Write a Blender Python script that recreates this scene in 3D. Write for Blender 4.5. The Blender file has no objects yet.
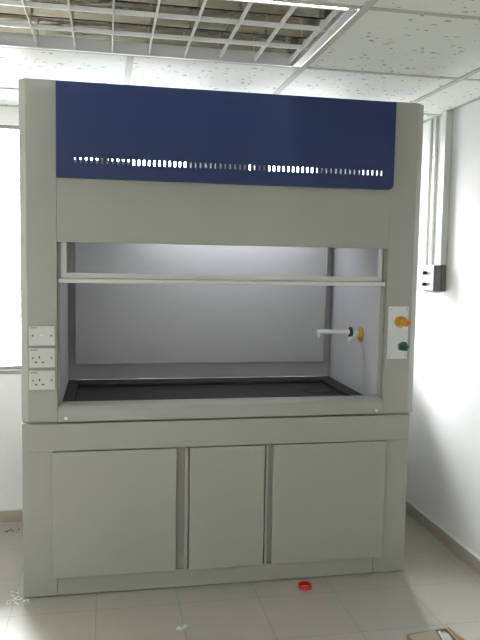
import bpy, bmesh, math, random
from mathutils import Vector, Matrix
random.seed(4)
S = bpy.context.scene
COL = S.collection

# ------------------------------------------------------------------ camera
CAM = (0.3598, -3.0884, 1.5184)
YAW, PITCH, ROLL = 0.1911, -0.0869, 0.0176
F_PX = 694.3
cy, sy, cp, sp = math.cos(YAW), math.sin(YAW), math.cos(PITCH), math.sin(PITCH)
fwd = Vector((sy*cp, cy*cp, sp))
rt = Vector((cy, -sy, 0))
up = rt.cross(fwd)
rt2 = math.cos(ROLL)*rt + math.sin(ROLL)*up
up2 = -math.sin(ROLL)*rt + math.cos(ROLL)*up
cd = bpy.data.cameras.new('camera')
cd.sensor_fit = 'VERTICAL'; cd.sensor_height = 24.0; cd.sensor_width = 18.0
cd.lens = F_PX/640*24
cd.clip_start = 0.05
cam = bpy.data.objects.new('camera', cd)
COL.objects.link(cam)
cam.matrix_world = Matrix(((rt2.x, up2.x, -fwd.x, CAM[0]), (rt2.y, up2.y, -fwd.y, CAM[1]),
                           (rt2.z, up2.z, -fwd.z, CAM[2]), (0, 0, 0, 1)))
S.camera = cam

# ------------------------------------------------------------------ light
S.view_settings.view_transform = 'Standard'
S.view_settings.look = 'None'
S.view_settings.gamma = 1
S.view_settings.use_curve_mapping = False
S.view_settings.exposure = 0.38

w = bpy.data.worlds.new('overcast_sky'); S.world = w; w.use_nodes = True
bg = w.node_tree.nodes['Background']
bg.inputs[0].default_value = (0.97, 0.985, 1.0, 1)
# overcast sky: brightest overhead, fading to darker ground below the horizon
_n = w.node_tree
_tc = _n.nodes.new('ShaderNodeTexCoord'); _sx = _n.nodes.new('ShaderNodeSeparateXYZ'); _mr = _n.nodes.new('ShaderNodeMapRange')
_mr.interpolation_type = 'SMOOTHSTEP'
_mr.inputs['From Min'].default_value = -0.12; _mr.inputs['From Max'].default_value = 0.85
_mr.inputs['To Min'].default_value = 11.0; _mr.inputs['To Max'].default_value = 88.0
_n.links.new(_tc.outputs['Generated'], _sx.inputs[0]); _n.links.new(_sx.outputs['Z'], _mr.inputs['Value'])
_n.links.new(_mr.outputs['Result'], bg.inputs[1])

def area(name, loc, rot, sx, sy_, power, col, portal=False):
    l = bpy.data.lights.new(name, 'AREA'); l.shape = 'RECTANGLE'; l.size = sx; l.size_y = sy_
    l.energy = power; l.color = col
    if portal: l.cycles.is_portal = True
    o = bpy.data.objects.new(name, l); COL.objects.link(o)
    o.location = loc; o.rotation_euler = rot
    return o

HC = 2.327      # ceiling height
D = 0.953       # wall behind the hood
XR = 2.172      # right wall
XL, YF = -4.4, -4.6
WX0, WX1, WZ0, WZ1 = -4.1, 2.10, 0.875, 2.215     # rear window opening
# daylight portals in the two window openings
area('daylight_portal', ((WX0+WX1)/2, D+0.10, (WZ0+WZ1)/2), (math.radians(-90), 0, 0), WX1-WX0, WZ1-WZ0, 1, (1, 1, 1), True)
# fluorescent strip inside the fume hood
area('hood_tube_light', (1.02, 0.52, 1.765), (math.radians(20), 0, 0), 0.9, 0.05, 2.7, (0.86, 0.92, 1.0))

# ------------------------------------------------------------------ materials
def mat(name, col, rough=0.5, metal=0.0, spec=0.5, bump=0.0, bscale=80, var=0.0, vscale=6, coat=0.0):
    m = bpy.data.materials.new(name); m.use_nodes = True
    nt = m.node_tree; b = nt.nodes['Principled BSDF']
    b.inputs['Base Color'].default_value = (*col, 1)
    b.inputs['Roughness'].default_value = rough
    b.inputs['Metallic'].default_value = metal
    b.inputs['Specular IOR Level'].default_value = spec
    b.inputs['Coat Weight'].default_value = coat
    tc = nt.nodes.new('ShaderNodeTexCoord')
    if var:
        n = nt.nodes.new('ShaderNodeTexNoise'); n.inputs['Scale'].default_value = vscale; n.inputs['Detail'].default_value = 5
        nt.links.new(tc.outputs['Object'], n.inputs['Vector'])
        mx = nt.nodes.new('ShaderNodeMix'); mx.data_type = 'RGBA'
        mx.inputs['A'].default_value = (*[c*(1-var) for c in col], 1)
        mx.inputs['B'].default_value = (*[min(1, c*(1+var)) for c in col], 1)
        nt.links.new(n.outputs['Fac'], mx.inputs['Factor'])
        nt.links.new(mx.outputs['Result'], b.inputs['Base Color'])
    if bump:
        n = nt.nodes.new('ShaderNodeTexNoise'); n.inputs['Scale'].default_value = bscale; n.inputs['Detail'].default_value = 3
        nt.links.new(tc.outputs['Object'], n.inputs['Vector'])
        bp = nt.nodes.new('ShaderNodeBump'); bp.inputs['Strength'].default_value = bump; bp.inputs['Distance'].default_value = 0.002
        nt.links.new(n.outputs['Fac'], bp.inputs['Height'])
        nt.links.new(bp.outputs['Normal'], b.inputs['Normal'])
    return m

M_PAINT = mat('powder_coated_steel', (0.345, 0.345, 0.302), 0.42, bump=0.12, bscale=500, var=0.02)
M_TRIMP = mat('pale_painted_edge', (0.60, 0.595, 0.57), 0.5, bump=0.05, bscale=400)
M_BLUE = mat('blue_enamel', (0.0085, 0.026, 0.108), 0.38, bump=0.1, bscale=400, var=0.04)
M_LINER = mat('interior_liner', (0.54, 0.53, 0.54), 0.42, bump=0.08, bscale=60, var=0.015)
M_BAFF = mat('baffle_board', (0.46, 0.45, 0.45), 0.4, bump=0.12, bscale=30, var=0.02)
M_SHADOW = mat('shade_toned_metal', (0.27, 0.265, 0.235), 0.6, var=0.05)  # darker than the hood paint, stands in for shade in recesses
M_BLACK = mat('black_epoxy', (0.026, 0.024, 0.024), 0.6, bump=0.05, bscale=200, var=0.1)
M_RUB = mat('black_rubber', (0.02, 0.02, 0.02), 0.6, var=0.1)
M_PLAST = mat('white_plastic', (0.78, 0.78, 0.75), 0.3, var=0.01)
M_SOCK = mat('ivory_socket_plastic', (0.56, 0.56, 0.53), 0.35, var=0.01)
M_PLATE = mat('control_plate', (0.66, 0.68, 0.69), 0.35, var=0.01)
M_PRINT = mat('grey_print', (0.08, 0.08, 0.08), 0.6, var=0.05)
M_CHROME = mat('chrome', (0.75, 0.75, 0.75), 0.25, metal=1.0, var=0.01)
M_YEL = mat('yellow_plastic', (0.55, 0.30, 0.03), 0.4, var=0.06, vscale=30)
M_ORA = mat('orange_plastic', (0.55, 0.15, 0.02), 0.35, var=0.06, vscale=30)
M_GRN = mat('green_plastic', (0.012, 0.09, 0.05), 0.35, var=0.06, vscale=30)
M_WALL = mat('painted_plaster', (0.82, 0.82, 0.82), 0.75, bump=0.25, bscale=90, var=0.015)
M_ALU = mat('window_aluminium', (0.30, 0.28, 0.26), 0.45, var=0.05)
M_TBAR = mat('ceiling_grid_paint', (0.48, 0.49, 0.45), 0.8, spec=0.2, var=0.02)
M_LVR = mat('louvre_paint', (0.74, 0.75, 0.74), 0.4, var=0.02)
M_MIRR = mat('reflector_aluminium', (0.50, 0.48, 0.42), 0.10, metal=1.0, bump=1.0, bscale=9, var=0.05)
for _nd in M_MIRR.node_tree.nodes:
    if _nd.type == 'TEX_NOISE' and abs(_nd.inputs['Scale'].default_value-9) < 0.1:
        _mp = M_MIRR.node_tree.nodes.new('ShaderNodeMapping'); _mp.inputs['Scale'].default_value = (0.35, 2.2, 1.0)
        _src = _nd.inputs['Vector'].links[0].from_socket
        M_MIRR.node_tree.links.new(_src, _mp.inputs['Vector']); M_MIRR.node_tree.links.new(_mp.outputs[0], _nd.inputs['Vector'])
    if _nd.type == 'BUMP': _nd.inputs['Distance'].default_value = 0.02
M_BOX = mat('grey_switch_plastic', (0.15, 0.143, 0.13), 0.45, var=0.03)
M_TRUNK = mat('trunking_plastic', (0.62, 0.64, 0.60), 0.45, var=0.02)
M_RED = mat('red_tape', (0.62, 0.03, 0.02), 0.35, var=0.06, vscale=40)
M_CARD = mat('cardboard', (0.30, 0.19, 0.09), 0.85, bump=0.3, bscale=120, var=0.1, vscale=12)
M_CARDL = mat('pale_cardboard', (0.42, 0.37, 0.29), 0.8, bump=0.3, bscale=120, var=0.06, vscale=12)
M_PAPER = mat('white_paper', (0.78, 0.79, 0.78), 0.7, bump=0.2, bscale=60, var=0.02)
M_SCRAP = mat('foil_scrap', (0.50, 0.54, 0.56), 0.4, var=0.1, vscale=60)

def skirting_mat():
    m = mat('skirting_tile', (0.40, 0.35, 0.29), 0.4, var=0.06, vscale=15); return m
M_SKIRT = skirting_mat()
M_SKCAP = mat('skirting_cap', (0.72, 0.72, 0.69), 0.6, var=0.02)

def floor_mat():
    m = mat('floor_tile', (0.46, 0.44, 0.385), 0.22, bump=0.06, bscale=12, coat=0.0)
    nt = m.node_tree; b = nt.nodes['Principled BSDF']
    tc = nt.nodes.new('ShaderNodeTexCoord')
    mp = nt.nodes.new('ShaderNodeMapping'); mp.inputs['Location'].default_value = (0.04+0.358*10, 0.15+0.35*20, 0)
    nt.links.new(tc.outputs['Object'], mp.inputs['Vector'])
    br = nt.nodes.new('ShaderNodeTexBrick'); br.offset = 0; br.squash = 1
    br.inputs['Scale'].default_value = 1; br.inputs['Brick Width'].default_value = 0.358; br.inputs['Row Height'].default_value = 0.35
    br.inputs['Mortar Size'].default_value = 0.0022; br.inputs['Mortar Smooth'].default_value = 0.3
    br.inputs['Color1'].default_value = (0.375, 0.353, 0.302, 1); br.inputs['Color2'].default_value = (0.362, 0.340, 0.290, 1)
    br.inputs['Mortar'].default_value = (0.275, 0.255, 0.21, 1)
    nt.links.new(mp.outputs['Vector'], br.inputs['Vector'])
    n = nt.nodes.new('ShaderNodeTexNoise'); n.inputs['Scale'].default_value = 9; n.inputs['Detail'].default_value = 8; n.inputs['Roughness'].default_value = 0.65
    nt.links.new(tc.outputs['Object'], n.inputs['Vector'])
    mr = nt.nodes.new('ShaderNodeMapRange'); mr.inputs['To Min'].default_value = 0.91; mr.inputs['To Max'].default_value = 1.08
    nt.links.new(n.outputs['Fac'], mr.inputs['Value'])
    mx = nt.nodes.new('ShaderNodeMix'); mx.data_type = 'RGBA'; mx.blend_type = 'MULTIPLY'; mx.inputs['Factor'].default_value = 1
    nt.links.new(br.outputs['Color'], mx.inputs['A']); nt.links.new(mr.outputs['Result'], mx.inputs['B'])
    nt.links.new(mx.outputs['Result'], b.inputs['Base Color'])
    mr2 = nt.nodes.new('ShaderNodeMapRange'); mr2.inputs['To Min'].default_value = 0.36; mr2.inputs['To Max'].default_value = 0.44
    nt.links.new(n.outputs['Fac'], mr2.inputs['Value']); nt.links.new(mr2.outputs['Result'], b.inputs['Roughness'])
    return m
M_FLOOR = floor_mat()

def tile_mat():
    m = mat('mineral_fibre_tile', (0.74, 0.76, 0.72), 0.9)
    nt = m.node_tree; b = nt.nodes['Principled BSDF']
    tc = nt.nodes.new('ShaderNodeTexCoord')
    mp = nt.nodes.new('ShaderNodeMapping'); mp.inputs['Scale'].default_value = (0.55, 1.0, 1.0)
    nt.links.new(tc.outputs['Object'], mp.inputs['Vector'])
    wn = nt.nodes.new('ShaderNodeTexNoise'); wn.inputs['Scale'].default_value = 30
    nt.links.new(mp.outputs['Vector'], wn.inputs['Vector'])
    ad = nt.nodes.new('ShaderNodeMix'); ad.data_type = 'RGBA'; ad.inputs['Factor'].default_value = 0.03
    nt.links.new(mp.outputs['Vector'], ad.inputs['A']); nt.links.new(wn.outputs['Color'], ad.inputs['B'])
    v = nt.nodes.new('ShaderNodeTexVoronoi'); v.inputs['Scale'].default_value = 54; v.inputs['Randomness'].default_value = 1
    nt.links.new(ad.outputs['Result'], v.inputs['Vector'])
    sep = nt.nodes.new('ShaderNodeSeparateColor'); nt.links.new(v.outputs['Color'], sep.inputs['Color'])
    # only some cells carry a pit, of uneven size
    mr = nt.nodes.new('ShaderNodeMapRange'); mr.inputs['From Min'].default_value = 0.35; mr.inputs['From Max'].default_value = 1
    mr.inputs['To Min'].default_value = 0.0; mr.inputs['To Max'].default_value = 0.32
    nt.links.new(sep.outputs['Red'], mr.inputs['Value'])
    lt = nt.nodes.new('ShaderNodeMath'); lt.operation = 'LESS_THAN'
    nt.links.new(v.outputs['Distance'], lt.inputs[0]); nt.links.new(mr.outputs['Result'], lt.inputs[1])
    mx = nt.nodes.new('ShaderNodeMix'); mx.data_type = 'RGBA'
    mx.inputs['A'].default_value = (0.74, 0.76, 0.71, 1); mx.inputs['B'].default_value = (0.26, 0.27, 0.24, 1)
    nt.links.new(lt.outputs[0], mx.inputs['Factor']); nt.links.new(mx.outputs['Result'], b.inputs['Base Color'])
    return m
M_TILE = tile_mat()

def glass_mat():
    m = bpy.data.materials.new('clear_glass'); m.use_nodes = True
    nt = m.node_tree; b = nt.nodes['Principled BSDF']
    tr = nt.nodes.new('ShaderNodeBsdfTransparent'); tr.inputs[0].default_value = (0.96, 0.97, 0.97, 1)
    gl = nt.nodes.new('ShaderNodeBsdfGlossy'); gl.inputs['Roughness'].default_value = 0.04
    fr = nt.nodes.new('ShaderNodeFresnel'); fr.inputs['IOR'].default_value = 1.45
    ms = nt.nodes.new('ShaderNodeMixShader')
    nt.links.new(fr.outputs[0], ms.inputs[0]); nt.links.new(tr.outputs[0], ms.inputs[1]); nt.links.new(gl.outputs[0], ms.inputs[2])
    nt.links.new(ms.outputs[0], nt.nodes['Material Output'].inputs['Surface'])
    nt.nodes.remove(b)
    return m
M_GLASS = glass_mat()

def tube_mat():
    m = mat('lit_tube', (0.9, 0.9, 0.9), 0.4)
    b = m.node_tree.nodes['Principled BSDF']
    b.inputs['Emission Color'].default_value = (0.86, 0.92, 1, 1); b.inputs['Emission Strength'].default_value = 1.5
    return m
M_TUBE = tube_mat()

# ------------------------------------------------------------------ mesh helpers
def box(bm, x0, x1, y0, y1, z0, z1):
    vs = [bm.verts.new((x, y, z)) for x in (x0, x1) for y in (y0, y1) for z in (z0, z1)]
    for f in ((0, 1, 3, 2), (4, 6, 7, 5), (0, 4, 5, 1), (2, 3, 7, 6), (0, 2, 6, 4), (1, 5, 7, 3)):
        bm.faces.new([vs[i] for i in f])

def prism(bm, pts, axis, a, b):
    """extrude a 2D outline along an axis between a and b"""
    def P(p, t):
        if axis == 'x': return (t, p[0], p[1])
        if axis == 'y': return (p[0], t, p[1])
        return (p[0], p[1], t)
    A = [bm.verts.new(P(p, a)) for p in pts]; B = [bm.verts.new(P(p, b)) for p in pts]
    n = len(pts)
    for i in range(n): bm.faces.new((A[i], A[(i+1) % n], B[(i+1) % n], B[i]))
    bm.faces.new(A[::-1]); bm.faces.new(B)

def lathe(bm, c, axis, prof, seg=24, flat=None):
    """prof: (t, r) along the axis from c"""
    axis = Vector(axis).normalized()
    u = axis.orthogonal().normalized(); v = axis.cross(u)
    rings = []
    for t, r in prof:
        rings.append([bm.verts.new(Vector(c)+axis*t+(u*math.cos(2*math.pi*k/seg)+v*math.sin(2*math.pi*k/seg))*(r if not flat else r*flat(k/seg))) for k in range(seg)])
    for a, b in zip(rings, rings[1:]):
        for k in range(seg): bm.faces.new((a[k], a[(k+1) % seg], b[(k+1) % seg], b[k]))
    bm.faces.new(rings[0][::-1]); bm.faces.new(rings[-1])

def tube(bm, pts, r, seg=12):
    pts = [Vector(p) for p in pts]; rings = []
    u = None
    for i, p in enumerate(pts):
        t = (pts[min(i+1, len(pts)-1)]-pts[max(i-1, 0)]).normalized()
        if u is None: u = t.orthogonal().normalized()
        u = (u-t*u.dot(t)).normalized(); v = t.cross(u)
        rr = r[i] if isinstance(r, (list, tuple)) else r
        rings.append([bm.verts.new(p+(u*math.cos(2*math.pi*k/seg)+v*math.sin(2*math.pi*k/seg))*rr) for k in range(seg)])
    for a, b in zip(rings, rings[1:]):
        for k in range(seg): bm.faces.new((a[k], a[(k+1) % seg], b[(k+1) % seg], b[k]))
    bm.faces.new(rings[0][::-1]); bm.faces.new(rings[-1])

def obj(name, bm, m, parent=None, bevel=0.0, smooth=False, label=None, kind=None, cat=None, group=None, segs=2):
    bmesh.ops.recalc_face_normals(bm, faces=bm.faces)
    me = bpy.data.meshes.new(name); bm.to_mesh(me); bm.free()
    me.materials.append(m)
    o = bpy.data.objects.new(name, me); COL.objects.link(o)
    if parent: o.parent = parent; o.matrix_parent_inverse = Matrix.Translation(-WORLD.get(parent.name, Vector()))
    WORLD[o.name] = Vector()
    if smooth:
        for p in me.polygons: p.use_smooth = True
        me.set_sharp_from_angle(angle=math.radians(40))
    if bevel:
        md = o.modifiers.new('bevel', 'BEVEL'); md.width = bevel; md.segments = segs; md.limit_method = 'ANGLE'; md.angle_limit = math.radians(35)
    if label: o['label'] = label
    if kind: o['kind'] = kind
    if cat: o['category'] = cat
    if group: o['group'] = group
    return o
WORLD = {}
def B(*boxes):
    bm = bmesh.new()
    for b in boxes: box(bm, *b)
    return bm
def thing(name, loc, label, cat, group=None):
    o = bpy.data.objects.new(name, None); COL.objects.link(o); o.location = loc
    o.empty_display_size = 0.1
    WORLD[o.name] = Vector(loc)
    o['label'] = label; o['category'] = cat
    if group: o['group'] = group
    return o
def struct(name, bm, m, parent=None, bevel=0, **k):
    return obj(name, bm, m, parent, bevel, kind=None if parent else 'structure', **k)

# ------------------------------------------------------------------ room shell
struct('floor', B((XL-0.2, XR+0.2, YF-0.2, D+0.2, -0.08, 0.0)), M_FLOOR)
# walls; the rear wall has a wide window opening
struct('wall_back', B((XL-0.2, WX0, D, D+0.11, 0, HC+0.3), (WX1, XR+0.2, D, D+0.11, 0, HC+0.3),
                      (WX0, WX1, D, D+0.11, 0, WZ0-0.022), (WX0, WX1, D, D+0.11, WZ1+0.018, HC+0.3)), M_WALL)
struct('wall_right', B((XR, XR+0.2, YF-0.2, D, 0, HC+0.3)), M_WALL)
struct('wall_left', B((XL-0.2, XL, YF-0.2, D, 0, HC+0.3)), M_WALL)
struct('wall_front', B((XL, XR, YF-0.2, YF, 0, HC+0.3)), M_WALL)

def window(name, x0, x1, z0, z1, y0, y1, n, sill_out):
    # outer frame, mullions, one sash frame per bay, glass
    bm = B((x0, x0+0.04, y0, y1, z0, z1), (x1-0.04, x1, y0, y1, z0, z1), (x0, x1, y0, y1, z0, z0+0.02), (x0, x1, y0, y1, z1-0.02, z1))
    for k in range(1, n):
        xx = x0+(x1-x0)*k/n; box(bm, xx-0.022, xx+0.022, y0, y1, z0+0.02, z1-0.02)
    fr = struct(name, bm, M_ALU)
    ym = (y0+y1)/2
    for k in range(n):
        a = x0+(x1-x0)*k/n+0.022; b = x0+(x1-x0)*(k+1)/n-0.022
        obj('window_pane', B((a, b, ym-0.002, ym+0.002, z0+0.02, z1-0.02)), M_GLASS, fr)
    obj('window_sill', B((x0, x1, min(sill_out), max(sill_out), z0-0.022, z0)), M_ALU, fr)
    return fr
wb = window('window_1', WX0, WX1, WZ0, WZ1+0.018, D+0.03, D+0.07, 6, (D-0.004, D+0.11))

# skirting tiles
def skirting(name, along, a, b, fixed, out):
    root = None
    L = 0.358; t = 0.012; h = 0.0655
    bm = bmesh.new(); n = int((b-a)/L)+1
    for k in range(n):
        s = a+k*L+0.001; e = min(a+(k+1)*L-0.001, b)
        if e <= s: continue
        if along == 'x': box(bm, s, e, min(fixed, fixed+out*t), max(fixed, fixed+out*t), 0, h)
        else: box(bm, min(fixed, fixed+out*t), max(fixed, fixed+out*t), s, e, 0, h)
    o = struct(name, bm, M_SKIRT)
    bm = bmesh.new(); t2 = 0.011
    if along == 'x': box(bm, a, b, min(fixed, fixed+out*t2), max(fixed, fixed+out*t2), h, h+0.007)
    else: box(bm, min(fixed, fixed+out*t2), max(fixed, fixed+out*t2), a, b, h, h+0.007)
    obj('skirting_cap', bm, M_SKCAP, o)
    return o
skirting('baseboard_back', 'x', XL, XR-0.012, D, -1)
skirting('baseboard_right', 'y', YF+0.15, D, XR, -1)

# ceiling tiles (one mesh) with an opening for the light fitting
T = 0.72
GX, GY = 0.455-0.72*7, 0.543-0.72*8      # grid origin
FXa, FXb = 0.455-0.72, 0.455+0.72        # fitting, two cells wide
FYa, FYb = -0.897, -0.177
bm = bmesh.new()
for i in range(11):
    for j in range(10):
        x0, y0 = GX+i*T, GY+j*T
        x1, y1 = x0+T, y0+T
        if x0 > FXa-0.1 and x1 < FXb+0.1 and y0 > FYa-0.1 and y1 < FYb+0.1: continue
        x0, x1, y0, y1 = max(x0, XL), min(x1, XR), max(y0, YF), min(y1, D)
        if x1-x0 < 0.01 or y1-y0 < 0.01: continue
        box(bm, x0, x1, y0, y1, HC+0.004, HC+0.02)
struct('ceiling', bm, M_TILE)
# exposed grid: 
bm = bmesh.new(); hw = 0.014
for i in range(11):
    x = GX+i*T
    if XL < x < XR:
        if abs(x-0.455) < 0.01:
            box(bm, x-hw, x+hw, YF, FYa-hw, HC, HC+0.0039); box(bm, x-hw, x+hw, FYb+hw, D, HC, HC+0.0039)
        else: box(bm, x-hw, x+hw, YF, D, HC, HC+0.0039)
for j in range(10):
    y = GY+j*T
    if YF < y < D: box(bm, XL, XR, y-hw*0.75, y+hw*0.75, HC+0.0003, HC+0.0038)
# wall angle
box(bm, XR-0.02, XR, YF, D, HC, HC+0.0039)
box(bm, XL, XR, D-0.02, D, HC, HC+0.0039)
struct('trim_1', bm, M_TBAR)

# ------------------------------------------------------------------ ceiling light fitting
fit = thing('ceiling_light', ((FXa+FXb)/2, (FYa+FYb)/2, HC), 'recessed louvred fluorescent light fitting with aluminium reflectors, unlit, set in the tiled ceiling', 'light fitting')
m_ = 0.018
bx0, bx1, by0, by1 = FXa+m_, FXb-m_, FYa+m_, FYb-m_
bm = B((bx0, bx0+0.004, by0, by1, HC+0.004, HC+0.12), (bx1-0.004, bx1, by0, by1, HC+0.004, HC+0.12),
       (bx0, bx1, by0, by0+0.004, HC+0.004, HC+0.12), (bx0, bx1, by1-0.004, by1, HC+0.004, HC+0.12),
       (bx0, bx1, by0, by1, HC+0.12, HC+0.125))
obj('housing', bm, M_LVR, fit)
bm = B((bx0, bx0+0.016, by0, by1, HC-0.003, HC+0.004), (bx1-0.034, bx1, by0, by1, HC-0.003, HC+0.004),
       (bx0, bx1, by0, by0+0.010, HC-0.003, HC+0.004), (bx0, bx1, by1-0.010, by1, HC-0.003, HC+0.004))
obj('flange', bm, M_LVR, fit, 0.001)
ia, ib = by0+0.010, by1-0.010
bays = 3; bw = (ib-ia)/bays
for k in range(bays):
    a, b = ia+bw*k+0.006, ia+bw*(k+1)-0.006
    pts = []
    for q in range(13):
        t = -1+2*q/12
        pts.append(((a+b)/2+t*(b-a)/2, HC+0.045+0.06*(1-abs(t)**2.4)))
    outl = pts+[(y, z+0.002) for y, z in reversed(pts)]
    bm = bmesh.new(); prism(bm, outl, 'x', bx0+0.006, bx1-0.006)
    obj('reflector', bm, M_MIRR, fit, smooth=True)
for k in range(1, bays):
    yy = ia+bw*k
    bm = bmesh.new(); prism(bm, [(yy-0.004, HC+0.002), (yy+0.004, HC+0.002), (yy+0.006, HC+0.016), (yy-0.006, HC+0.016)], 'x', bx0+0.016, bx1-0.016)
    obj('louvre_blade', bm, M_LVR, fit)
for k in range(10):
    xx = FXa+0.072+0.144*k
    if k in (0,): xx += 0.0
    bm = bmesh.new()
    for q in range(bays):
        a, b = ia+bw*q+0.004, ia+bw*(q+1)-0.004
        prism(bm, [(xx-0.0015, HC+0.002), (xx+0.0015, HC+0.002), (xx+0.003, HC+0.022), (xx-0.003, HC+0.022)], 'y', a, b)
    obj('louvre_vane', bm, M_LVR, fit)

# ------------------------------------------------------------------ fume hood
W, H, DEP, Z1 = 1.80, 2.257, 0.86, 0.792
hood = thing('fume_hood', (0.9, 0.4, 0), 'large grey laboratory fume hood with blue slotted top panel, standing against the window wall', 'fume hood')

# -- base cabinet
bm = B((0.0, 0.145, 0.0, 0.02, 0.004, Z1-0.002), (1.64, W, 0.0, 0.02, 0.004, Z1-0.002),
       (0.0, 0.02, 0.02, DEP-0.002, 0.004, Z1-0.002), (W-0.02, W, 0.02, DEP-0.002, 0.004, Z1-0.002),
       (0.02, W-0.02, DEP-0.02, DEP-0.002, 0.004, Z1-0.002),
       (0.145, 1.64, 0.025, 0.04, 0.095, 0.67), (0.02, W-0.02, 0.02, DEP-0.02, 0.05, 0.07))
obj('base_cabinet', bm, M_PAINT, hood, 0.002)
obj('plinth', B((0.1465, 1.6385, 0.001, 0.024, 0.004, 0.089)), M_PAINT, hood, 0.0015)
obj('apron_panel', B((0.030, 1.788, -0.016, -0.0005, 0.668, 0.7885)), M_PAINT, hood, 0.002)
bm = B((0.0, W, 0.03, 0.05, 0.668, 0.79))
obj('cross_rail', B((0.147, 1.638, 0.001, 0.024, 0.672, 0.788)), M_PAINT, hood)
def door(x0, x1, edge, name='cupboard_door'):
    """edge: +1 handle flange on the right, -1 on the left, 0 flanges on both"""
    d = obj(name, B((x0, x1, -0.020, -0.001, 0.090, 0.663)), M_PAINT, hood, 0.002)
    return d
d1 = door(0.129, 0.674, 1); d2 = door(0.735, 1.083, 0); d3 = door(1.124, 1.678, -1)
# folded pull flanges beside the middle door
for (a, b, c) in ((0.713, 0.7275, 0.7275), (1.0895, 1.100, 1.0895)):
    bm = bmesh.new()
    prism(bm, [(a, -0.013), (b, -0.013), (b, 0.0), (a, 0.0)], 'z', 0.092, 0.662)
    obj('pull_flange', bm, M_PAINT, d2, 0.0025)
obj('shaded_door_gap', B((0.672, 0.737, 0.001, 0.0245, 0.092, 0.668)), M_SHADOW, hood)  # both channel strips: recess shade put into the colour
obj('shaded_door_gap', B((1.081, 1.126, 0.001, 0.0245, 0.092, 0.668)), M_SHADOW, hood)

# -- columns of the upper part
def column(name, pts):
    bm = bmesh.new(); prism(bm, pts, 'z', Z1+0.001, H)
    return obj(name, bm, M_PAINT, hood, 0.003)
cl = column('front_column', [(-0.004, 0.032), (-0.004, DEP), (0.012, DEP), (0.012, 0.05), (0.140, 0.05), (0.140, 0.12), (0.152, 0.12), (0.152, 0.0), (0.026, 0.0)])
cr = column('front_column', [(1.662, 0.0), (1.662, 0.12), (1.674, 0.12), (1.674, 0.05), (1.788, 0.05), (1.788, DEP), (1.829, DEP), (1.829, 0.036), (1.789, 0.0)])
# white protective edging on the outer corner of the right column
# -- header and blue panel
obj('header_panel', B((0.1525, 1.6615, -0.004, 0.016, 1.580, 1.852)), M_PAINT, hood, 0.0015)
# blue panel with a row of slots: real openings
bx_0, bx_1, bz0, bz1 = 0.1525, 1.663, 1.852, 2.248
bm = bmesh.new()
yf, yb = -0.030, -0.027
sz0, sz1 = 1.914, 1.936
n = 63; s0, s1 = 0.232, 1.602; pitch = (s1-s0)/(n-1); hwid = 0.0038
r = 0.02
out = [(bx_0, bz1), (bx_0, bz0), ]
box(bm, bx_0, bx_1, yf, yb, sz1, bz1)
prism(bm, [(bx_0, sz0), (bx_0, bz0), (bx_1-r, bz0), (bx_1-r*0.3, bz0+r*0.3), (bx_1, bz0+r), (bx_1, sz0)], 'y', yf, yb)
prev = bx_0
for k in range(n):
    c = s0+pitch*k
    box(bm, prev, c-hwid, yf, yb, sz0, sz1); prev = c+hwid
box(bm, prev, bx_1, yf, yb, sz0, sz1)
# returned edges
box(bm, bx_0, bx_1-r, yb, 0.016, bz0, bz0+0.003)
box(bm, bx_0, bx_1, yb, 0.016, bz1-0.003, bz1)
box(bm, bx_0, bx_0+0.003, yb, 0.016, bz0+0.003, bz1-0.003)
box(bm, bx_1-0.003, bx_1, yb, -0.004, bz0+r, bz1-0.003)
obj('exhaust_panel', bm, M_BLUE, hood, label='blue slotted panel')
# added boxes that block window light behind some slots
obj('slot_blocker', B((0.76, 1.065, 0.38, 0.50, 1.82, 2.20)), M_SHADOW, hood, 0.003)
obj('slot_blocker', B((1.100, 1.165, 0.38, 0.50, 1.82, 2.20)), M_SHADOW, hood, 0.003)
obj('slot_blocker', B((1.435, 1.665, 0.38, 0.50, 1.82, 2.20)), M_SHADOW, hood, 0.003)
bm = B((0.16, 0.47, 0.30, 0.31, 1.82, 1.972))
for k in range(9): box(bm, 0.215+0.029*k, 0.215+0.029*k+0.009+0.007*(k % 3 == 1), 0.30, 0.31, 1.972, 1.998)
obj('slot_blocker_comb', bm, M_PAINT, hood)  # added toothed bar, partly blocks light behind the left slots
# -- interior liner
bm = B((0.1535, 0.157, 0.060, 0.80, Z1+0.08, 1.80), (1.650, 1.654, 0.060, 0.80, Z1+0.08, 1.80),
       (0.1535, 0.157, 0.095, 0.80, Z1+0.03, Z1+0.08), (1.650, 1.654, 0.095, 0.80, Z1+0.03, Z1+0.08),
       (0.153, 1.654, 0.80, 0.806, Z1+0.05, 1.80), (0.153, 1.654, 0.05, 0.806, 1.80, 1.806))
obj('liner', bm, M_LINER, hood)
# sloped rear baffle
bm = bmesh.new()
prism(bm, [(0.700, 1.79), (0.748, 0.935), (0.760, 0.935), (0.712, 1.79)], 'x', 0.197, 1.598)
obj('baffle', bm, M_BAFF, hood, 0.002)
for x in (0.3, 1.5):
    for z in (1.0, 1.7):
        bm = bmesh.new(); lathe(bm, (x, 0.755, z), (0, 1, 0), [(0, 0.01), (0.045, 0.01)], 10)
        obj('baffle_spacer', bm, M_SHADOW, hood)
# hood lamp
lf = obj('hood_lamp', B((0.52, 1.52, 0.482, 0.558, 1.785, 1.80)), M_TRIMP, hood)
bm = bmesh.new(); lathe(bm, (0.55, 0.52, 1.776), (1, 0, 0), [(0, 0.008), (0.94, 0.008)], 12)
obj('lamp_tube', bm, M_TUBE, lf, smooth=True, label='lit fluorescent tube')
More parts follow.
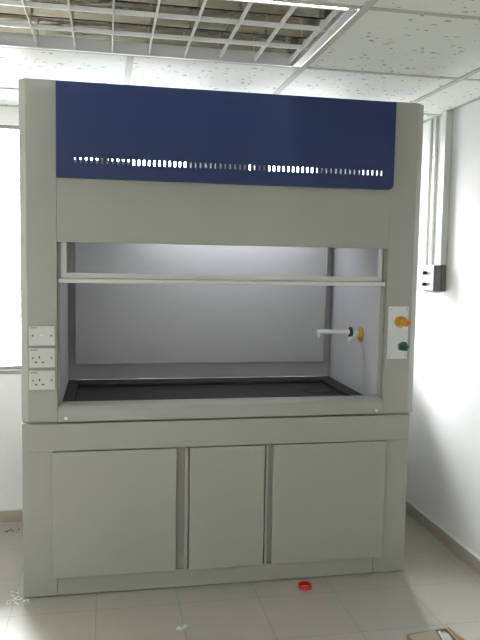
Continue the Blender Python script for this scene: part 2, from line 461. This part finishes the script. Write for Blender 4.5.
# round shadows on the baffle near the top: ports
# -- worktop
bm = B((0.157, 1.650, 0.085, 0.80, 0.795, 0.822))
bm2 = bm
box(bm2, 0.157, 1.650, 0.68, 0.80, 0.822, 0.842); box(bm2, 0.157, 1.650, 0.085, 0.12, 0.822, 0.842)
box(bm2, 0.157, 0.21, 0.12, 0.68, 0.822, 0.842); box(bm2, 1.575, 1.650, 0.12, 0.68, 0.822, 0.842)
wt = obj('worktop', bm2, M_BLACK, hood, 0.004)
bm = bmesh.new()
prof = [(0.0, 0.088), (0.006, 0.088), (0.006, 0.074), (-0.001, 0.070)]
c = Vector((1.475, 0.465, 0.8225)); seg = 32; rings = []
for t, r_ in [(0, 0.090), (0.006, 0.088), (0.006, 0.076), (0.001, 0.070), (0.0005, 0.0)]:
    if r_: rings.append([bm.verts.new(c+Vector((r_*math.cos(2*math.pi*k/seg)*0.92, r_*math.sin(2*math.pi*k/seg)*1.1, t))) for k in range(seg)])
for a, b in zip(rings, rings[1:]):
    for k in range(seg): bm.faces.new((a[k], a[(k+1) % seg], b[(k+1) % seg], b[k]))
bm.faces.new(rings[-1]); bm.faces.new(rings[0][::-1])
obj('cup_sink', bm, M_RUB, wt, smooth=True, label='black oval cup sink')
# -- sill with rounded nose
prof = [(-0.006, 0.7935), (-0.006, 0.842), (-0.003, 0.852), (0.004, 0.859), (0.015, 0.864), (0.075, 0.868), (0.092, 0.866), (0.092, 0.7935)]
bm = bmesh.new(); prism(bm, prof, 'x', 0.1535, 1.6605)
sill = obj('sill', bm, M_PAINT, hood, smooth=True, bevel=0.004)
for x in (0.187, 1.628):
    bm = bmesh.new(); lathe(bm, (x, -0.006, 0.811), (0, -1, 0), [(0, 0.008), (0.002, 0.007), (0.003, 0.004)], 14)
    obj('screw', bm, M_PLAST, sill, smooth=True, label='white screw cap')
# -- sash
obj('sash_frame', B((0.166, 0.190, 0.028, 0.052, 1.446, 1.80), (1.626, 1.646, 0.028, 0.052, 1.446, 1.80),
                         (0.166, 1.646, 0.028, 0.052, 1.424, 1.448)), M_TRIMP, hood, 0.002)
sash = bpy.data.objects['sash_frame']
obj('sash_glass', B((0.190, 1.626, 0.038, 0.042, 1.448, 1.80)), M_GLASS, sash)
obj('sash_handle', B((0.1555, 1.658, 0.010, 0.056, 1.404, 1.4235)), M_TRIMP, sash, 0.004)
# side tracks
obj('sash_track', B((0.1535, 0.161, 0.022, 0.058, 0.87, 1.80)), M_PAINT, hood, 0.001)
obj('sash_track', B((1.6535, 1.6605, 0.022, 0.058, 0.87, 1.80)), M_PAINT, hood, 0.001)

# -- service tap on the right side wall
tap = thing_part = bpy.data.objects.new('service_tap', None); COL.objects.link(tap); tap.parent = hood
tap.matrix_parent_inverse = Matrix.Translation(-WORLD['fume_hood']); WORLD['service_tap'] = Vector()
ty, tz = 0.289, 1.147
bm = bmesh.new(); lathe(bm, (1.6498, ty, tz), (-1, 0, 0), [(0, 0.036), (0.008, 0.036), (0.016, 0.027), (0.020, 0.014)], 28)
obj('flange', bm, M_YEL, tap, smooth=True, label='yellow wall flange')
bm = bmesh.new(); lathe(bm, (1.640, ty, tz), (-1, 0, 0), [(0, 0.017), (0.018, 0.018), (0.03, 0.014), (0.045, 0.014)], 20)
obj('tap_body', bm, M_PLAST, tap, smooth=True)
bm = bmesh.new(); lathe(bm, (1.600, ty, tz+0.008), (-1, 0, 0), [(0, 0.020), (0.003, 0.028), (0.011, 0.029), (0.015, 0.020)], 28)
obj('control_ring', bm, M_RUB, tap, smooth=True, label='black ring')
bm = bmesh.new(); tube(bm, [(1.588, ty, tz+0.010), (1.50, ty, tz+0.012), (1.415, ty, tz+0.014)], [0.0125, 0.0115, 0.010], 16)
obj('spout', bm, M_PLAST, tap, smooth=True)
bm = bmesh.new(); tube(bm, [(1.425, ty, tz+0.008), (1.424, ty, tz-0.006), (1.421, ty, tz-0.020)], [0.0085, 0.0075, 0.005], 12)
obj('nozzle', bm, M_PLAST, tap, smooth=True)
bm = bmesh.new(); tube(bm, [(1.617, ty-0.012, tz), (1.600, ty-0.014, tz-0.010), (1.585, ty-0.016, tz-0.022), (1.572, ty-0.017, tz-0.036)], [0.010, 0.009, 0.008, 0.007], 12)
obj('lever', bm, M_PLAST, tap, smooth=True)

# -- control plate with two knobs on the right column
pl = obj('control_plate', B((1.672, 1.774, -0.004, -0.0003, 1.060, 1.310)), M_PLATE, hood, 0.001, label='pale plate with orange and green valve knobs')
for x in (1.684, 1.766):
    for z in (1.074, 1.185, 1.296):
        bm = bmesh.new(); lathe(bm, (x, -0.004, z), (0, -1, 0), [(0, 0.005), (0.002, 0.0035)], 10)
        obj('screw', bm, M_CHROME, pl, smooth=True)
def knob(x, z, m_base, m_knob, name_label):
    k = bmesh.new(); lathe(k, (x, -0.004, z), (0, -1, 0), [(0, 0.029), (0.005, 0.028), (0.008, 0.02)], 24)
    obj('knob_base', k, m_base, pl, smooth=True)
    k = bmesh.new()
    ax = Vector((0.30, -1, 0.0)).normalized()
    lathe(k, (x+0.002, -0.010, z), ax, [(0, 0.015), (0.008, 0.020), (0.030, 0.020), (0.038, 0.017), (0.040, 0.010), (0.050, 0.009), (0.052, 0.005)], 40,
          flat=lambda t: 1+0.16*math.cos(5*2*math.pi*t))
    obj('valve_knob', k, m_knob, pl, smooth=True, label=name_label)
knob(1.732, 1.237, M_YEL, M_YEL, 'orange valve knob')
bm = bmesh.new(); lathe(bm, (1.748, -0.060, 1.237), (0.30, -1, 0), [(0, 0.013), (0.008, 0.011), (0.010, 0.004)], 18)
obj('knob_cap', bm, M_ORA, pl, smooth=True, label='dark orange cap')
knob(1.734, 1.121, M_PLAST, M_GRN, 'dark green valve knob')

# -- sockets on the left column
def faceplate(z0, z1, kind):
    x0, x1 = 0.0335, 0.143
    nm = 'power_socket' if kind else 'connection_plate'
    s = obj(nm, B((x0, x1, -0.010, -0.0003, z0, z1)), M_SOCK, hood, 0.003)
    zc = (z0+z1)/2; h = z1-z0
    def bit(name, u, v, w_, h_, m, d=0.0012):
        obj(name, B((x0+u-w_/2, x0+u+w_/2, -0.010-d, -0.0101, z1-v-h_/2, z1-v+h_/2)), m, s, 0.0004)
    # small printed maker's mark, too small to read in the photo
    for q in range(5): bit('print', 0.0095+q*0.0055, 0.0085, 0.0042, 0.0045, M_PRINT, 0.0004)
    for u in (0.016, 0.094):
        bm = bmesh.new(); lathe(bm, (x0+u, -0.0101, z1-h*0.5), (0, -1, 0), [(0, 0.0042), (0.001, 0.0035)], 12)
        obj('screw', bm, M_BOX, s)
    if kind:
        bit('rocker_switch', 0.083, 0.024, 0.024, 0.019, M_SOCK, 0.003)
        bit('pin_hole', 0.043, h*0.47, 0.006, 0.011, M_PRINT, 0.0004)
        bit('pin_hole', 0.029, h*0.72, 0.011, 0.006, M_PRINT, 0.0004)
        bit('pin_hole', 0.058, h*0.72, 0.011, 0.006, M_PRINT, 0.0004)
    else:
        bit('indicator', 0.053, h*0.47, 0.015, 0.008, M_PAPER, 0.001)
    return s
faceplate(1.134, 1.219, 0); faceplate(1.037, 1.123, 1); faceplate(0.940, 1.024, 1)

# ------------------------------------------------------------------ isolator box and conduits on the right wall
iso = thing('switch_box', (XR, 0.475, 1.36), 'small grey electrical switch box on the white right wall, below the conduits', 'switch box')
obj('box_body', B((XR-0.028, XR-0.001, 0.405, 0.548, 1.364, 1.506)), M_BOX, iso, 0.004)
obj('box_cover', B((XR-0.074, XR-0.030, 0.405, 0.548, 1.364, 1.506)), M_BOX, iso, 0.005)
for z in (1.40, 1.462):
    bm = bmesh.new(); lathe(bm, (XR-0.075, 0.50, z), (-1, 0, 0), [(0, 0.010), (0.018, 0.010), (0.020, 0.006)], 14)
    obj('toggle', bm, M_RUB, iso, smooth=True, label='black toggle')
obj('bracket', B((XR-0.115, XR-0.03, 0.42, 0.54, 1.356, 1.3635)), M_TRUNK, iso)

def pipe(name, y, wd, dp, z0, lab, round_=False):
    o = None
    bm = bmesh.new()
    if round_: lathe(bm, (XR-dp/2-0.001, y, z0), (0, 0, 1), [(0, wd/2), (HC-0.002-z0, wd/2)], 16)
    else: box(bm, XR-dp, XR-0.001, y-wd/2, y+wd/2, z0, HC-0.001)
    o = obj(name, bm, M_TRUNK, None, 0.0 if round_ else 0.002, smooth=round_, label=lab, cat='cable conduit')
    bm = bmesh.new()
    if round_: lathe(bm, (XR-dp/2-0.001, y, 2.035), (0, 0, 1), [(0, wd/2+0.003), (0.02, wd/2+0.003)], 16)
    else: box(bm, XR-dp-0.002, XR-0.001, y-wd/2-0.002, y+wd/2+0.002, 2.055, 2.063)
    obj('coupling', bm, M_TRUNK, o)
    return o
pipe('cable_trunking', 0.428, 0.045, 0.040, 1.508, 'widest square trunking rising from grey switch box to ceiling, nearest the camera')
pipe('conduit_pipe', 0.482, 0.020, 0.020, 1.508, 'thin round conduit close behind the widest square trunking, above the grey switch box', True)
pipe('cable_trunking', 0.583, 0.024, 0.016, 1.42, 'narrow trunking standing apart behind the grey switch box, nearer one of its pair')
pipe('conduit_pipe', 0.640, 0.016, 0.016, 1.42, 'thinnest round conduit on right wall, nearest the fume hood and window', True)

# ------------------------------------------------------------------ small things on the floor
bm = bmesh.new()
seg = 40; c = Vector((1.270, -0.090, 0.0005)); ro, ri, hh = 0.031, 0.025, 0.020
R4 = [[bm.verts.new(c+Vector((rr*math.cos(2*math.pi*k/seg), rr*math.sin(2*math.pi*k/seg), z))) for k in range(seg)] for rr, z in ((ro, 0), (ro, hh), (ri, hh), (ri, 0))]
for q in range(4):
    a, b = R4[q], R4[(q+1) % 4]
    for k in range(seg): bm.faces.new((a[k], a[(k+1) % seg], b[(k+1) % seg], b[k]))
obj('tape_roll', bm, M_RED, None, 0.001, smooth=True, label='small red ring lying on the tiled floor in front of the fume hood', cat='tape roll')

bm = bmesh.new()
pts = [(0.640, -0.365), (0.652, -0.352), (0.668, -0.356), (0.676, -0.346), (0.692, -0.340), (0.700, -0.347), (0.684, -0.360), (0.668, -0.369), (0.655, -0.372)]
zs = [0.001, 0.006, 0.003, 0.010, 0.004, 0.002, 0.007, 0.002, 0.004]
A = [bm.verts.new((x, y, 0.0003)) for x, y in pts]; Bv = [bm.verts.new((x, y, 0.0015+z)) for (x, y), z in zip(pts, zs)]
for i in range(len(pts)): bm.faces.new((A[i], A[(i+1) % len(pts)], Bv[(i+1) % len(pts)], Bv[i]))
bm.faces.new(A[::-1]); bm.faces.new(Bv); bmesh.ops.triangulate(bm, faces=bm.faces)
obj('foil_scrap', bm, M_SCRAP, None, label='crumpled bluish grey scrap on the floor, left of the red ring', cat='scrap')

# grit beside the left foot of the hood
bm = bmesh.new()
for k in range(46):
    x = -0.035+random.gauss(0, 0.035); y = -0.005+random.gauss(0, 0.03); s = random.uniform(0.002, 0.0055)
    if x > -0.006 and y > -0.006: continue
    mtx = Matrix.Translation((x, y, s*0.5)) @ Matrix.Rotation(random.random()*6, 4, 'Z') @ Matrix.Diagonal((s*1.5, s, s*0.5, 1))
    bmesh.ops.create_icosphere(bm, subdivisions=1, radius=1, matrix=mtx)
obj('plaster_grit', bm, M_PAPER, None, kind='stuff', label='pale plaster crumbs on the floor beside the left foot of the fume hood', cat='debris')
bm = bmesh.new()
for k in range(9):
    s = random.uniform(0.003, 0.007)
    mtx = Matrix.Translation((-0.14+random.gauss(0, 0.018), 0.80+random.gauss(0, 0.012), s*0.5)) @ Matrix.Rotation(random.random()*6, 4, 'Z') @ Matrix.Diagonal((s*2, s, s*0.5, 1))
    bmesh.ops.create_icosphere(bm, subdivisions=1, radius=1, matrix=mtx)
obj('dark_debris', bm, M_BOX, None, kind='stuff', label='dark crumbs on the floor by the skirting under the window', cat='debris')

# open cardboard carton at the lower right, only its far corner in view
def quadslab(bm, p, th):
    p = [Vector(q) for q in p]
    n_ = (p[1]-p[0]).cross(p[3]-p[0]).normalized()*th
    A = [bm.verts.new(q) for q in p]; Bq = [bm.verts.new(q+n_) for q in p]
    for i in range(4): bm.faces.new((A[i], A[(i+1) % 4], Bq[(i+1) % 4], Bq[i]))
    bm.faces.new(A[::-1]); bm.faces.new(Bq)
box_t = thing('cardboard_box', (1.58, -0.85, 0), 'open brown cardboard box with pale raised flap on the floor at lower right', 'cardboard box')
cz = 0.10
xa, xb, ya, yb_ = 1.49, 1.664, -0.98, -0.695
bm = bmesh.new()
box(bm, xa, xb, ya, yb_, 0.001, 0.005)
quadslab(bm, [(xa, ya, 0.001), (xa, yb_-0.02, 0.001), (xa, yb_-0.02, cz), (xa, ya, cz)], 0.004)
quadslab(bm, [(xb, ya, 0.001), (xb, yb_, 0.001), (xb, yb_, cz), (xb, ya, cz)], -0.004)
quadslab(bm, [(xa, ya, 0.001), (xb, ya, 0.001), (xb, ya, cz), (xa, ya, cz)], -0.004)
quadslab(bm, [(xa, yb_-0.02, 0.001), (xb, yb_, 0.001), (xb, yb_, cz), (xa, yb_-0.02, cz)], 0.004)
obj('box_body', bm, M_CARD, box_t)
bm = bmesh.new()
quadslab(bm, [(xa+0.005, yb_-0.025, cz-0.002), (xb-0.052, yb_-0.014, cz+0.004), (xb-0.056, yb_-0.20, cz-0.045), (xa+0.005, yb_-0.20, cz-0.045)], 0.003)
obj('flap', bm, M_CARDL, box_t, label='pale inner flap')
bm = bmesh.new()
quadslab(bm, [(xb+0.005, yb_, cz), (xb+0.006, ya+0.02, cz), (xb+0.095, ya+0.02, cz-0.045), (xb+0.075, yb_-0.115, cz-0.035)], 0.004)
obj('flap', bm, M_CARD, box_t, label='brown flap folded outwards')
bm = bmesh.new()
N = 9; g = []
for i in range(N):
    row = []
    for j in range(N):
        u, v = i/(N-1), j/(N-1)
        row.append(bm.verts.new((xb-0.046+u*0.034, yb_-0.020-v*0.20, cz-0.004-0.03*v+0.008*math.sin(7*u+3*v)*math.cos(9*v-2*u)+(0.004 if (i+j) % 3 == 0 else 0))))
    g.append(row)
for i in range(N-1):
    for j in range(N-1):
        if (i, j) in ((2, 0), (3, 1)): continue
        bm.faces.new((g[i][j], g[i+1][j], g[i+1][j+1], g[i][j+1]))
pp = obj('crumpled_paper', bm, M_PAPER, None, label='crumpled white paper strip lying in the open cardboard box', cat='paper')
md = pp.modifiers.new('thickness', 'SOLIDIFY'); md.thickness = 0.001
